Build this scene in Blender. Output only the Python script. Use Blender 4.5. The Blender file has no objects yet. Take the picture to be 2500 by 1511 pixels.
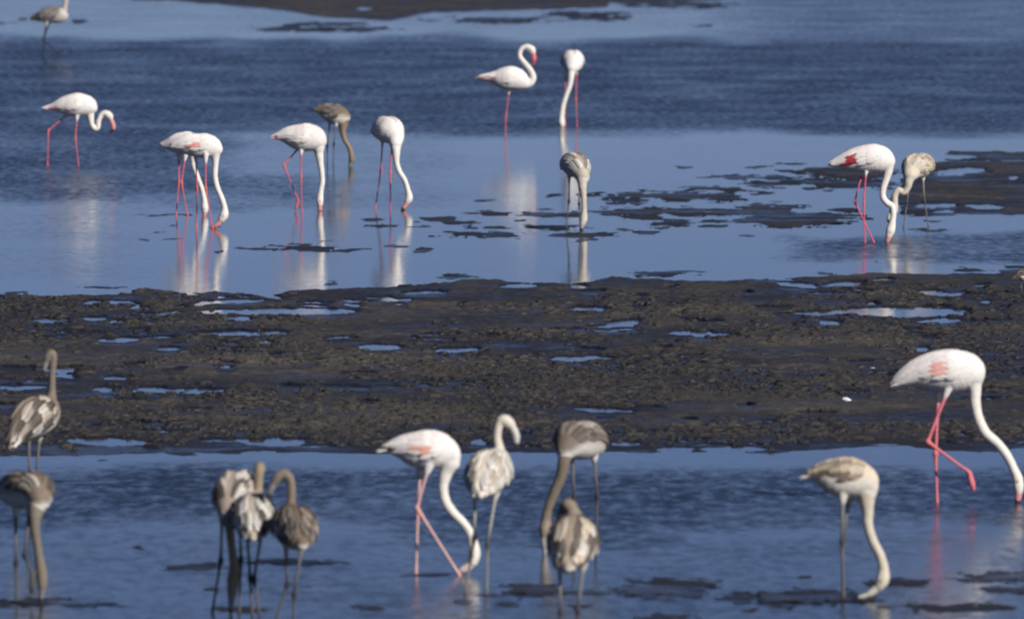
import bpy, math, random
import numpy as np
from mathutils import Vector
random.seed(7)
rng = np.random.default_rng(11)
C = bpy.context.scene
COL = C.collection
R = math.radians

# ------------------------------------------------------------------ camera
H = 4.5                      # eye height of the photographer above the lagoon
FPX = 2500 * 400 / 36.0      # focal length in photo pixels (400 mm on 36 mm film)
HORIZON = -500.0             # photo row of the horizon, above the frame
PITCH = math.atan((755.5 - HORIZON) / FPX)
cam = bpy.data.cameras.new('camera')
cam.lens = 400; cam.sensor_width = 36; cam.clip_start = 1; cam.clip_end = 60000
cam.dof.use_dof = True; cam.dof.focus_distance = 98; cam.dof.aperture_fstop = 6.0
co = bpy.data.objects.new('camera', cam); COL.objects.link(co)
co.location = (0, 0, H); co.rotation_euler = (math.pi / 2 - PITCH, 0, 0)
C.camera = co
C.cycles.filter_width = 2.0       # the soft old telephoto

# ------------------------------------------------------------------ light
SUN_AZ, SUN_EL = 138, 31     # clockwise from the view direction, above the horizon
w = bpy.data.worlds.new('World'); C.world = w; w.use_nodes = True
wn = w.node_tree.nodes; wl = w.node_tree.links
sky = wn.new('ShaderNodeTexSky'); sky.sky_type = 'NISHITA'; sky.sun_disc = False
sky.sun_elevation = R(SUN_EL); sky.sun_rotation = R(SUN_AZ)
sky.air_density = 0.4; sky.dust_density = 0.0; sky.ozone_density = 2.2; sky.altitude = 0
wn['Background'].inputs[1].default_value = 0.05
tint = wn.new('ShaderNodeMix'); tint.data_type = 'RGBA'; tint.blend_type = 'MULTIPLY'; tint.inputs[0].default_value = 1
tint.inputs[7].default_value = (0.88, 0.835, 1.0, 1)          # the violet cast of the slide film
wl.new(sky.outputs[0], tint.inputs[6]); wl.new(tint.outputs[2], wn['Background'].inputs[0])
sl = bpy.data.lights.new('sun', 'SUN'); sl.energy = 4.7; sl.angle = R(0.53); sl.color = (1.0, 0.95, 0.88)
so = bpy.data.objects.new('sun', sl); COL.objects.link(so)
sd = Vector((math.sin(R(SUN_AZ)) * math.cos(R(SUN_EL)), math.cos(R(SUN_AZ)) * math.cos(R(SUN_EL)), math.sin(R(SUN_EL))))
so.rotation_euler = sd.to_track_quat('Z', 'Y').to_euler(); so.location = sd * 50
vs = C.view_settings
vs.view_transform = 'Standard'; vs.look = 'None'; vs.gamma = 1; vs.exposure = 0.0; vs.use_curve_mapping = False

# ------------------------------------------------------------------ geometry helpers
cp, sp = math.cos(PITCH), math.sin(PITCH)
def ray(px, py):
    x = (np.asarray(px, float) - 1250) / FPX; v = (755.5 - np.asarray(py, float)) / FPX
    return x, cp + v * sp, -sp + v * cp              # world direction
def ground(px, py):
    dx, dy, dz = ray(px, py); t = H / -dz
    return dx * t, dy * t
def at(px, py, Y):
    dx, dy, dz = ray(px, py); t = Y / dy
    return np.array([dx * t, Y, H + dz * t])
def mesh(name, v, f, cols=None, mat=None, smooth=True):
    me = bpy.data.meshes.new(name)
    me.from_pydata(np.asarray(v).tolist(), [], f if isinstance(f, list) else f.tolist())
    if cols is not None:
        a = me.color_attributes.new('plumage', 'FLOAT_COLOR', 'POINT')
        c4 = np.ones((len(v), 4), np.float32); c4[:, :3] = cols
        a.data.foreach_set('color', c4.ravel())
    if smooth: me.polygons.foreach_set('use_smooth', [True] * len(me.polygons))
    if mat: me.materials.append(mat)
    me.update()
    return me
def link(name, me, parent=None):
    o = bpy.data.objects.new(name, me); COL.objects.link(o)
    if parent: o.parent = parent
    return o
def grid_mesh(name, X, Y, Z):
    n, m = X.shape
    v = np.stack([X.ravel(), Y.ravel(), Z.ravel()], 1).astype(np.float32)
    i = np.arange(n * m).reshape(n, m)
    q = np.stack([i[:-1, :-1], i[:-1, 1:], i[1:, 1:], i[1:, :-1]], -1).reshape(-1, 4)
    if Y[1, 0] < Y[0, 0]: q = q[:, ::-1]
    me = bpy.data.meshes.new(name)
    me.vertices.add(len(v)); me.vertices.foreach_set('co', v.ravel())
    me.loops.add(q.size); me.loops.foreach_set('vertex_index', q.ravel().astype(np.int32))
    me.polygons.add(len(q)); me.polygons.foreach_set('loop_start', np.arange(0, q.size, 4, dtype=np.int32))
    me.polygons.foreach_set('use_smooth', np.ones(len(q), bool))
    me.update(calc_edges=True)
    return me

_perm = np.random.default_rng(3).random((256, 256))
def vnoise(x, y):
    xi = np.floor(x).astype(int); yi = np.floor(y).astype(int)
    fx = x - xi; fy = y - yi
    fx = fx * fx * (3 - 2 * fx); fy = fy * fy * (3 - 2 * fy)
    g = lambda a, b: _perm[a & 255, b & 255]
    return (g(xi, yi) * (1 - fx) + g(xi + 1, yi) * fx) * (1 - fy) + (g(xi, yi + 1) * (1 - fx) + g(xi + 1, yi + 1) * fx) * fy
def fbm(x, y, octs=4, gain=0.5):
    s = np.zeros_like(x); a = 1.0; t = 0
    for k in range(octs):
        s += a * vnoise(x * 2 ** k + 17.3 * k, y * 2 ** k + 5.1 * k); t += a; a *= gain
    return s / t                                      # 0..1, mean 0.5
sstep = lambda e: np.clip(e, 0, 1) ** 2 * (3 - 2 * np.clip(e, 0, 1))

# ------------------------------------------------------------------ materials
def newmat(name):
    m = bpy.data.materials.new(name); m.use_nodes = True
    return m, m.node_tree.nodes, m.node_tree.links, m.node_tree.nodes['Principled BSDF']
def noise(n, l, scale, detail=4, rough=0.55, vec=None, mapscale=None):
    t = n.new('ShaderNodeTexNoise'); t.inputs['Scale'].default_value = scale
    t.inputs['Detail'].default_value = detail; t.inputs['Roughness'].default_value = rough
    if vec is None:
        g = n.new('ShaderNodeTexCoord'); vec = g.outputs['Object']
    if mapscale:
        mp = n.new('ShaderNodeMapping'); mp.inputs['Scale'].default_value = mapscale
        l.new(vec, mp.inputs['Vector']); vec = mp.outputs[0]
    l.new(vec, t.inputs['Vector'])
    return t.outputs['Fac']
def ramp(n, l, fac, stops):
    r = n.new('ShaderNodeValToRGB'); e = r.color_ramp.elements
    while len(e) < len(stops): e.new(0.5)
    for k, (p, c) in enumerate(stops):
        e[k].position = p; e[k].color = (*c, 1) if len(c) == 3 else c
    l.new(fac, r.inputs[0]); return r.outputs[0]
def maprange(n, l, v, a, b, c, d):
    m = n.new('ShaderNodeMapRange'); m.inputs[1].default_value = a; m.inputs[2].default_value = b
    m.inputs[3].default_value = c; m.inputs[4].default_value = d
    l.new(v, m.inputs[0]); return m.outputs[0]
def math_(n, l, op, a, b):
    m = n.new('ShaderNodeMath'); m.operation = op
    for k, x in enumerate((a, b)):
        if isinstance(x, (int, float)): m.inputs[k].default_value = x
        else: l.new(x, m.inputs[k])
    return m.outputs[0]

def water_material():
    m, n, l, b = newmat('lagoon_water')
    at_ = n.new('ShaderNodeAttribute'); at_.attribute_name = 'wind'
    wind = at_.outputs['Fac']
    g = n.new('ShaderNodeTexCoord').outputs['Object']
    patch = noise(n, l, 0.55, 5, 0.6, g, (1.0, 0.45, 1))         # gusts
    fine = noise(n, l, 8.5, 5, 0.7, g, (1.0, 0.28, 1))            # ripples a hand or two across
    gust = maprange(n, l, patch, 0.36, 0.64, 0.65, 1.2)
    fineg = maprange(n, l, fine, 0.33, 0.67, 0.3, 1.7)
    wg = math_(n, l, 'MULTIPLY', math_(n, l, 'MULTIPLY', wind, gust), fineg)
    rough = math_(n, l, 'ADD', math_(n, l, 'MULTIPLY', wg, 0.235), 0.045)
    l.new(rough, b.inputs['Roughness'])
    b.inputs['Base Color'].default_value = (0.012, 0.022, 0.040, 1)
    b.inputs['IOR'].default_value = 1.333
    rip = noise(n, l, 9.0, 2, 0.5, g, (1.0, 0.7, 1))
    bp = n.new('ShaderNodeBump'); bp.inputs['Distance'].default_value = 0.02
    l.new(math_(n, l, 'ADD', math_(n, l, 'MULTIPLY', wg, 0.26), 0.012), bp.inputs['Strength'])
    l.new(math_(n, l, 'ADD', math_(n, l, 'MULTIPLY', fine, 2.0), rip), bp.inputs['Height'])
    l.new(bp.outputs[0], b.inputs['Normal'])
    return m
def mud_material(name, dim=1.0):
    m, n, l, b = newmat(name)
    g = n.new('ShaderNodeTexCoord').outputs['Object']
    big = noise(n, l, 0.35, 5, 0.6, g)
    mid = noise(n, l, 6.0, 6, 0.8, g)
    grit = noise(n, l, 21.0, 4, 0.8, g)
    mix = math_(n, l, 'ADD', math_(n, l, 'MULTIPLY', big, 0.55), math_(n, l, 'MULTIPLY', mid, 0.5))
    mix = math_(n, l, 'ADD', mix, math_(n, l, 'MULTIPLY', math_(n, l, 'SUBTRACT', grit, 0.5), 0.5))
    c = ramp(n, l, mix, [(p_, tuple(v_ * dim for v_ in c_)) for p_, c_ in ((0.34, (0.020, 0.020, 0.023)), (0.47, (0.044, 0.041, 0.041)), (0.57, (0.070, 0.062, 0.055)), (0.69, (0.14, 0.120, 0.095)))])
    sx = n.new('ShaderNodeSeparateXYZ'); l.new(g, sx.inputs[0])
    lip = math_(n, l, 'ADD', sx.outputs[2], math_(n, l, 'MULTIPLY', math_(n, l, 'SUBTRACT', big, 0.5), 0.03))
    lip = math_(n, l, 'ADD', lip, math_(n, l, 'MULTIPLY', math_(n, l, 'SUBTRACT', mid, 0.5), 0.05))
    soak = maprange(n, l, lip, 0.005, 0.026, 1.0, 0.0)             # mud soaked through near the waterline is darker and slick
    dk = n.new('ShaderNodeMix'); dk.data_type = 'RGBA'; l.new(soak, dk.inputs[0]); l.new(c, dk.inputs[6]); dk.inputs[7].default_value = (0.019, 0.019, 0.024, 1)
    l.new(dk.outputs[2], b.inputs['Base Color'])
    wet = noise(n, l, 0.9, 4, 0.6, g)
    l.new(math_(n, l, 'SUBTRACT', maprange(n, l, wet, 0.42, 0.6, 0.42, 0.85), math_(n, l, 'MULTIPLY', soak, 0.24)), b.inputs['Roughness'])
    b.inputs['Specular IOR Level'].default_value = 0.5
    bp = n.new('ShaderNodeBump'); bp.inputs['Distance'].default_value = 0.03; bp.inputs['Strength'].default_value = 1.0
    l.new(noise(n, l, 16.0, 5, 0.7, g), bp.inputs['Height']); l.new(bp.outputs[0], b.inputs['Normal'])
    return m
def plumage_material(name, rough, amount, scale):
    m, n, l, b = newmat(name)
    a = n.new('ShaderNodeAttribute'); a.attribute_name = 'plumage'
    g = n.new('ShaderNodeTexCoord').outputs['Object']
    f = noise(n, l, scale, 4, 0.6, g)
    mx = n.new('ShaderNodeMix'); mx.data_type = 'RGBA'; mx.blend_type = 'MULTIPLY'; mx.inputs[0].default_value = 1
    l.new(a.outputs['Color'], mx.inputs[6])
    l.new(ramp(n, l, f, [(0.3, (1 - amount,) * 3), (0.6, (1, 1, 1))]), mx.inputs[7])
    l.new(mx.outputs[2], b.inputs['Base Color'])
    b.inputs['Roughness'].default_value = rough; b.inputs['Specular IOR Level'].default_value = 0.25
    bp = n.new('ShaderNodeBump'); bp.inputs['Distance'].default_value = 0.006; bp.inputs['Strength'].default_value = 0.5
    l.new(f, bp.inputs['Height']); l.new(bp.outputs[0], b.inputs['Normal'])
    return m
M_WATER, M_MUD, M_CLOD = water_material(), mud_material('wet_mud'), mud_material('weedy_clods', 0.62)
M_PLUM = plumage_material('plumage', 0.75, 0.16, 28)
M_FEATHER = plumage_material('feather_vane', 0.7, 0.12, 40)
M_KERATIN = plumage_material('bill_keratin', 0.35, 0.1, 60)
M_EYE, _n, _l, _b = newmat('eye_gloss'); _b.inputs['Base Color'].default_value = (0.35, 0.22, 0.04, 1); _b.inputs['Roughness'].default_value = 0.15
M_SHELL, _n, _l, _b = newmat('bleached_white'); _b.inputs['Roughness'].default_value = 0.6
_l.new(ramp(_n, _l, noise(_n, _l, 40, 3), [(0.3, (0.62, 0.60, 0.58)), (0.6, (0.85, 0.83, 0.80))]), _b.inputs['Base Color'])

# ------------------------------------------------------------------ water
def wind_field(px, py):
    wv = np.zeros_like(px)
    n1 = fbm(px / 260 + 3, py / 40, 3) - 0.5
    y = py + n1 * 40
    def band(y0, y1, s0, s1, xl=None, xr=None, sx=150):
        v = sstep((y - y0 + s0) / (2 * s0)) * sstep((y1 + s1 - y) / (2 * s1))
        if xl is not None: v = v * sstep((px + n1 * 200 - xl + sx) / (2 * sx))
        if xr is not None: v = v * sstep((xr + sx - px - n1 * 200) / (2 * sx))
        return v
    add = lambda v, k: np.maximum(wv, v * k)
    wv = add(band(95, 326, 20, 22), 0.95)
    wv = add(band(-400, 120, 40, 30, 1750, None, 260), 0.55)
    wv = add(band(300, 492, 10, 30, None, 560, 130), 0.85)
    wv = add(band(420, 512, 22, 10, 400, 860, 140), 0.5)
    wv = add(band(325, 520, 10, 20, None, 1150, 150), 0.22)
    wv = add(band(480, 690, 20, 30, None, 420, 160), 0.20)
    wv = np.maximum(wv, np.where(py < 1100, 0.09, 0.12) + 0.12 * sstep((110 - py) / 60))
    wv = add(band(572, 640, 14, 14, 1930, None, 130), 0.75)
    wv = add(band(1142, 1290, 32, 34), 0.95)
    wv = add(band(1190, 1345, 20, 30, 900, 1650, 120), 0.7)
    wv = add(band(1285, 1800, 40, 60), 0.46)
    wv = np.maximum(wv, np.where(py < -20, 0.6, 0))
    return wv
py_rows = np.concatenate([[20000, 6000, 3000, 2000, 1750], np.arange(1640, -60, -6.0), [-100, -150, -200, -260, -320, -380, -430, -460, -480, -490, -496]])
px_cols = np.concatenate([[-60000, -20000, -8000, -4000, -2000, -1200], np.arange(-800, 3301, 12.0), [3700, 4500, 6500, 10500, 22500, 62500]])
PX, PY = np.meshgrid(px_cols, py_rows)
gx, gy = ground(PX, PY)
me = grid_mesh('water', gx, gy, np.zeros_like(gx))
a = me.attributes.new('wind', 'FLOAT', 'POINT'); a.data.foreach_set('value', wind_field(PX, PY).ravel().astype(np.float32))
me.materials.append(M_WATER)
o = link('lagoon_water', me); o['kind'] = 'structure'

# ------------------------------------------------------------------ mud
bank_top = [(-900, 715), (0, 716), (75, 722), (180, 719), (300, 719), (325, 707), (340, 703), (380, 707), (450, 715), (560, 712), (640, 719), (690, 714), (705, 706), (780, 706), (850, 702), (920, 700), (1000, 697), (1080, 688), (1150, 679), (1200, 681), (1300, 686), (1400, 692), (1450, 686), (1490, 675), (1540, 676), (1600, 680), (1700, 684), (1800, 681), (1900, 677), (2000, 673), (2050, 668), (2150, 666), (2300, 667), (2400, 667), (2500, 662), (3400, 655)]
bank_bot = [(-900, 1118), (0, 1118), (150, 1118), (300, 1113), (400, 1111), (450, 1118), (540, 1112), (700, 1108), (920, 1111), (1300, 1108), (1730, 1107), (1892, 1111), (1965, 1104), (2111, 1094), (2221, 1094), (2294, 1104), (2440, 1107), (2500, 1096), (3400, 1090)]
far_bot = [(200, -40), (330, 1), (450, 6), (560, 15), (640, 23), (700, 31), (770, 41), (850, 47), (950, 53), (1000, 47), (1050, 33), (1150, 31), (1250, 27), (1350, 25), (1480, 20), (1500, 9), (1650, 8), (1760, 2), (1850, -40)]
# low mud islets: left, right, row, thickness (photo pixels)
ISLETS = """1026 1114 533 9;1068 1182 543 5;1000 1042 541 4;1016 1071 553 5;1117 1169 556 6;1175 1247 556 6;1075 1276 572 11;1211 1273 575 12;1035 1058 576 4;1153 1205 490 4;1165 1245 521 10;1120 1165 521 3;1247 1455 524 9;1299 1344 512 4;1260 1282 538 4;1270 1422 555 11;1305 1520 573 10;1393 1464 585 10;1335 1370 477 5;1406 1477 476 8;1455 1585 490 14;1493 1820 477 15;1660 1800 461 8;1633 1690 489 6;1440 1800 517 17;1495 1650 530 10;1581 1690 544 16;1708 1780 540 7;1708 1783 552 10;1540 1610 568 8;1590 1650 557 4;1490 1550 561 4;1650 1698 409 4;1698 1800 433 5;1013 1058 611 10;1540 1712 668 9;1062 1160 675 6;1810 1901 409 5;1882 1970 400 4;1898 1953 417 4;1703 1976 433 7;1960 2190 424 24;1823 2200 450 20;1700 1823 462 8;1700 1820 480 18;1820 1895 472 8;1765 1992 513 22;1700 1846 518 16;1814 2110 527 13;2025 2110 515 12;1807 2070 543 17;2112 2142 533 5;1800 1833 574 4;2193 2336 525 6;2213 2333 562 5;2232 2294 539 3;1973 2057 668 4;2333 2398 658 7;2424 2540 661 7;2447 2540 650 5;333 377 585 3;394 450 583 3;365 398 566 3;406 434 550 3;487 540 556 3;333 467 525 4;585 680 607 5;660 820 606 11;828 905 610 7;783 828 589 3;877 942 536 7;897 1000 553 7;938 1000 601 4;515 548 613 4;792 836 692 5;190 330 703 4;0 120 712 4;2180 2260 488 30;
234 270 1125 5;395 572 1384 13;560 833 1372 11;314 354 1338 6;851 942 1484 10;-60 172 1471 16;110 310 1476 8;497 540 1440 8;500 676 1487 10;727 767 1432 4;975 1103 1403 8;1225 1375 1440 24;1360 1530 1446 8;1494 1720 1441 24;1530 1760 1420 13;1158 1240 1453 8;1107 1154 1468 12;1209 1275 1476 8;1540 1700 1507 14;1385 1440 1480 10;1600 1779 1427 14;1775 2130 1456 25;2100 2280 1422 16;2338 2600 1408 18;1590 1662 1462 8;1808 1855 1489 8;1870 1947 1483 8;2166 2480 1482 16;2403 2600 1440 14;1930 1984 1409 6;
166 219 53 6;32 73 48 4;605 970 72 11;700 900 60 8;1050 1380 50 11;1380 1540 46 12;1520 1780 13 12;1300 1520 34 9;1680 1750 64 5;-200 60 58 4;2130 2145 640 3"""
ISLETS = [tuple(float(q) for q in s.split()) for s in ISLETS.replace('\n', '').split(';') if s.strip()]
MASS = [(2290, 2700, 368, 395), (2200, 2700, 392, 440), (2185, 2700, 420, 526)]   # the big flat at the right
# water left standing on the mud: left, right, row, thickness, slope
POOLS = """195 252 738 4 0;260 341 740 8 .03;312 361 752 5 0;378 438 763 7 -.12;422 520 744 5 -.1;490 650 736 6 -.03;487 881 761 11 0;544 617 778 8 0;69 175 782 11 0;199 256 778 6 0;264 309 785 8 0;473 710 814 9 0;235 333 830 8 0;345 467 824 4 -.02;378 442 851 6 0;625 674 837 7 0;869 983 848 10 0;280 349 890 5 0;491 588 884 5 .05;516 568 896 5 0;89 199 903 12 0;138 191 918 7 0;245 317 924 7 -.05;-60 110 946 7 0;325 568 954 11 0;227 272 952 4 0;-40 36 989 5 0;165 361 1078 14 .04;480 600 1075 5 0;590 745 1079 13 0;345 487 1053 4 0;590 690 1104 5 0;470 550 1107 4 0;983 1088 715 6 0;840 897 735 5 0;926 1007 732 5 0;830 877 745 5 0;1112 1133 743 3 0;1380 1490 756 9 0;1466 1567 789 10 -.05;1630 1778 815 8 .02;1336 1494 876 9 -.01;1048 1190 855 8 0;1543 1583 748 4 0;1644 1673 767 3 0;1214 1320 698 6 -.03;1385 1437 699 5 0;1230 1376 688 4 0;1628 1648 702 3 0;1397 1547 1001 8 .05;1486 1559 1084 8 .05;1482 1530 1059 4 0;1150 1206 1078 9 0;1903 2002 698 9 .12;1998 2111 694 7 -.04;1878 1936 683 3 0;2126 2188 684 3 0;2239 2341 717 8 .04;2345 2436 719 3 0;2374 2418 697 4 0;1929 2120 763 9 -.03;2050 2360 762 18 .01;2232 2352 784 10 -.03;2352 2465 782 3 0;2199 2257 806 5 0;1994 2056 789 8 0;1930 1965 790 4 0;2232 2275 853 8 0;2104 2151 743 5 0;2294 2400 1061 6 .18;1710 1877 1097 9 0;1600 1702 1098 7 0;1637 1673 767 4 0;2380 2425 737 4 0;2430 2470 750 4 0;60 180 708 10 0;230 325 712 8 .05;640 700 724 5 .12;2278 2411 419 12 -.03;2360 2447 505 8 .05;2232 2343 502 8 0;2275 2336 517 4 0;2297 2375 383 5 0;2460 2480 434 4 0;1820 2025 481 6 0;1960 2103 498 13 0;1927 2025 515 5 0;1690 1780 503 7 0;870 905 23 5 0;1900 1990 455 4 0;2030 2110 470 5 0"""
POOLS = [tuple(float(q) for q in s.split()) for s in POOLS.split(';')]

_pr = random.Random(5)
for _k in range(110):          # slivers of water between the lumps
    _x, _y, _w = _pr.uniform(-50, 2550), _pr.uniform(705, 1095), _pr.uniform(12, 60)
    POOLS.append((_x - _w, _x + _w, _y, _pr.uniform(0.8, 2.2), _pr.uniform(-.04, .04)))

def mud_height(px, py):
    gx, gy = ground(px, py)
    wx = px + (fbm(px / 45, py / 9 + 40, 3) - 0.5) * 34
    wy = py + (fbm(px / 38 + 9, py / 12, 3) - 0.5) * 7
    relief = fbm(gx * 1.0 + 31, gy * 0.55, 6, 0.6)
    lumps = np.abs(fbm(gx * 4.3, gy * 2.6 + 7, 4, 0.65) - 0.5) * 2
    rough = 0.007 + 0.040 * np.clip(relief - 0.36, 0, 1) + 0.024 * lumps
    h = np.full_like(px, -0.05)
    rag = fbm(px / 44 + 50, py / 2.8, 4, 0.65)
    it = lambda pts, x: np.interp(x, [p[0] for p in pts], [p[1] for p in pts])
    # main bank
    e = np.minimum(wy - it(bank_top, wx), (it(bank_bot, wx) - wy) * 0.7)
    calm = sstep((it(bank_bot, wx) - wy - 6) / 60) * 0.75 + 0.25       # smooth wet rim towards the near channel
    hb = -0.05 + 0.05 * sstep((e + 4) / 8) + np.where(e > 0, rough * calm * sstep((e + 2) / 10), 0)
    h = np.maximum(h, hb)
    # far bank along the top of the frame and the flat at the right
    e = it(far_bot, wx) - wy * 1.0
    h = np.maximum(h, -0.05 + 0.05 * sstep((e + 3) / 6) + np.where(e > 0, rough * 1.2 * sstep(e / 6), 0))
    for x0, x1, y0, y1 in MASS:
        e = np.minimum(np.minimum((wx - x0) / 8, wy - y0), y1 - wy)
        h = np.maximum(h, -0.05 + 0.05 * sstep((e + 3) / 6) + np.where(e > 0, rough * 0.9 * sstep(e / 8), 0))
    for x0, x1, yc, th in ISLETS:
        sel = (wx > x0 - 30) & (wx < x1 + 30) & (np.abs(wy - yc) < th * 2 + 8)
        if not sel.any(): continue
        xs, ys = wx[sel], wy[sel]
        t = np.clip((xs - x0) / (x1 - x0), -1, 2) * 2 - 1
        ry = (th * 0.62 + 1.0)
        e = (1 - np.sqrt(np.abs(t) ** 2.6 + ((ys - yc) / ry) ** 2) + (rag[sel] - 0.5) * 2.3) * ry
        hi = -0.05 + 0.05 * sstep((e + 3) / 3.2) + np.where(e > 0, rough[sel] * np.clip(0.18 + th * 0.022, 0, 0.75) * (0.5 if yc > 1200 else 0.7) * sstep(e / 5), 0)
        h[sel] = np.maximum(h[sel], hi)
    for x0, x1, yc, th, slp in POOLS:
        sel = (wx > x0 - 40) & (wx < x1 + 40) & (np.abs(wy - yc) < th * 2 + 22)
        if not sel.any(): continue
        xs, ys = wx[sel], wy[sel]
        yy = ys - (yc + slp * (xs - (x0 + x1) / 2))
        t = (xs - (x0 + x1) / 2) / ((x1 - x0) / 2)
        ry = th * 0.60 + 1.4
        d = np.sqrt(np.abs(t) ** 2.4 + (yy / ry) ** 2) + (rag[sel] - 0.5) * 0.9
        # a shallow apron in front lets the sheet of water be seen
        ap = np.sqrt(np.abs(t) ** 2.4 + (np.where(yy > 0, yy / (ry + 13), yy / ry)) ** 2)
        k = sstep((1.25 - ap) / 0.35)
        hs = h[sel]; hs = hs * (1 - k) + np.minimum(hs, 0.004 + 0.25 * np.clip(hs, 0, 1)) * k
        k2 = sstep((1.12 - d) / 0.2)
        h[sel] = hs * (1 - k2) - 0.012 * k2
    return h
rows = np.concatenate([[2200], np.arange(1600, 1300, -2.2), np.arange(1300, 1125, -5.0), np.arange(1125, 655, -1.0), np.arange(655, 360, -2.0), np.arange(360, 90, -6.0), np.arange(90, -40, -1.5), [-60, -100, -160, -240, -330, -420, -470, -492]])
cols = np.concatenate([[-50000, -9000, -2500, -1000, -600], np.arange(-420, 2921, 3.7), [3100, 3500, 5000, 11000, 52000]])
PX, PY = np.meshgrid(cols, rows)
gx, gy = ground(PX, PY)
Z = mud_height(PX, PY)
me = grid_mesh('mud', gx, gy, Z); me.materials.append(M_MUD)
o = link('mudflat', me); o['kind'] = 'structure'

# clods and weed scraps lying on the banks: nobody could count them
def scatter_clods(n):
    V, F = [], []
    base = np.array([(math.cos(t) , math.sin(t), 0) for t in np.linspace(0, 2 * math.pi, 7)[:-1]])
    k = 0
    px = rng.uniform(-100, 2600, n); py = 1108 - (1108 - 700) * rng.random(n) ** 1.0
    hh = mud_height(px, py); X, Y = ground(px, py)
    keep = fbm(X * 0.9 + 70, Y * 0.35, 4) + 0.35 * (rng.random(n) - 0.5) > 0.5      # they gather in drifts
    px, py, hh, X, Y = (q[keep] for q in (px, py, hh, X, Y))
    for x, y, z, v in zip(X, Y, hh, py):
        if z < 0.006: continue
        r = 0.009 + 0.026 * rng.random() ** 2; hgt = 0.004 + r * rng.uniform(0.2, 0.6)
        j = rng.uniform(0.6, 1.3, (6, 1)); an = rng.uniform(0, 6.28)
        b = base * j * [r * rng.uniform(1.2, 3.4), r, 0]; an = an * 0.16 - 0.5; ca, sa = math.cos(an), math.sin(an)
        b = np.stack([b[:, 0] * ca - b[:, 1] * sa, b[:, 0] * sa + b[:, 1] * ca, b[:, 2]], 1)
        m = b * rng.uniform(0.4, 0.7) + [*rng.uniform(-0.2, 0.2, 2) * r, 0]; m[:, 2] = hgt * rng.uniform(0.7, 1.0, 6)
        vv = np.concatenate([b + [0, 0, -0.01], m, [[0, 0, hgt * 1.05]]]) + [x, y, z]
        V.append(vv)
        for q in range(6):
            q2 = (q + 1) % 6
            F.append((k + q, k + q2, k + 6 + q2, k + 6 + q)); F.append((k + 6 + q, k + 6 + q2, k + 12))
        k += 13
    me = mesh('mud_clods', np.concatenate(V), F, mat=M_CLOD)
    o = link('mud_clods', me); o['kind'] = 'stuff'
scatter_clods(22000)

# ------------------------------------------------------------------ birds
def ico(sub):
    import bmesh
    bm = bmesh.new(); bmesh.ops.create_icosphere(bm, subdivisions=sub, radius=1)
    v = np.array([q.co[:] for q in bm.verts]); f = np.array([[q.index for q in p.verts] for p in bm.faces]); bm.free()
    return v, f
ICO = {1: ico(1), 2: ico(2), 3: ico(3)}
def spline(P, n):
    """Catmull-Rom through rows of P (any width), n samples spread evenly by arc length."""
    P = np.asarray(P, float); Q = np.vstack([2 * P[0] - P[1], P, 2 * P[-1] - P[-2]])
    out = []
    for i in range(1, len(Q) - 2):
        t = np.linspace(0, 1, 24, endpoint=False)[:, None]
        p0, p1, p2, p3 = Q[i - 1], Q[i], Q[i + 1], Q[i + 2]
        out.append(0.5 * (2 * p1 + (p2 - p0) * t + (2 * p0 - 5 * p1 + 4 * p2 - p3) * t ** 2 + (3 * p1 - p0 - 3 * p2 + p3) * t ** 3))
    D = np.vstack(out + [P[-1:]])
    s = np.concatenate([[0], np.cumsum(np.linalg.norm(np.diff(D[:, :3], axis=0), axis=1))])
    u = np.linspace(0, s[-1], n)
    return np.stack([np.interp(u, s, D[:, k]) for k in range(D.shape[1])], 1), s[-1]
def chain_samples(P, step=0.22):
    S, L = spline(P, 200)
    rm = np.maximum(S[:, 3], 0.002)
    dens = 1 / (np.maximum(rm * step, 0.0022))
    s = np.linspace(0, L, 200); cum = np.concatenate([[0], np.cumsum((dens[1:] + dens[:-1]) / 2 * np.diff(s))])
    n = max(6, int(cum[-1])); q = np.linspace(0, cum[-1], n); sq = np.interp(q, cum, s)
    return np.stack([np.interp(sq, s, S[:, k]) for k in range(4)], 1), sq / L
def spheres(samples, lat=None, k=1.0):
    V, F = [], []; n = 0
    for x, y, z, r in samples:
        v, f = ICO[3 if r > 0.06 else 2 if r > 0.02 else 1]
        d = v * max(r, 0.002)
        if lat is not None and k != 1: d = d + np.outer(d @ lat, lat) * (k - 1)
        V.append(d + (x, y, z)); F.append(f + n); n += len(v)
    return np.concatenate(V), np.concatenate(F)
def remesh(V, F, voxel):
    me = bpy.data.meshes.new('tmp'); me.from_pydata(V.tolist(), [], F.tolist())
    o = bpy.data.objects.new('tmp', me); COL.objects.link(o)
    md = o.modifiers.new('r', 'REMESH'); md.mode = 'VOXEL'; md.voxel_size = voxel; md.use_smooth_shade = True
    dg = bpy.context.evaluated_depsgraph_get(); dg.update()
    out = bpy.data.meshes.new_from_object(o.evaluated_get(dg))
    bpy.data.objects.remove(o); bpy.data.meshes.remove(me)
    return out
def lerp(a, b, t): return np.asarray(a) * (1 - t) + np.asarray(b) * t

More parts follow.
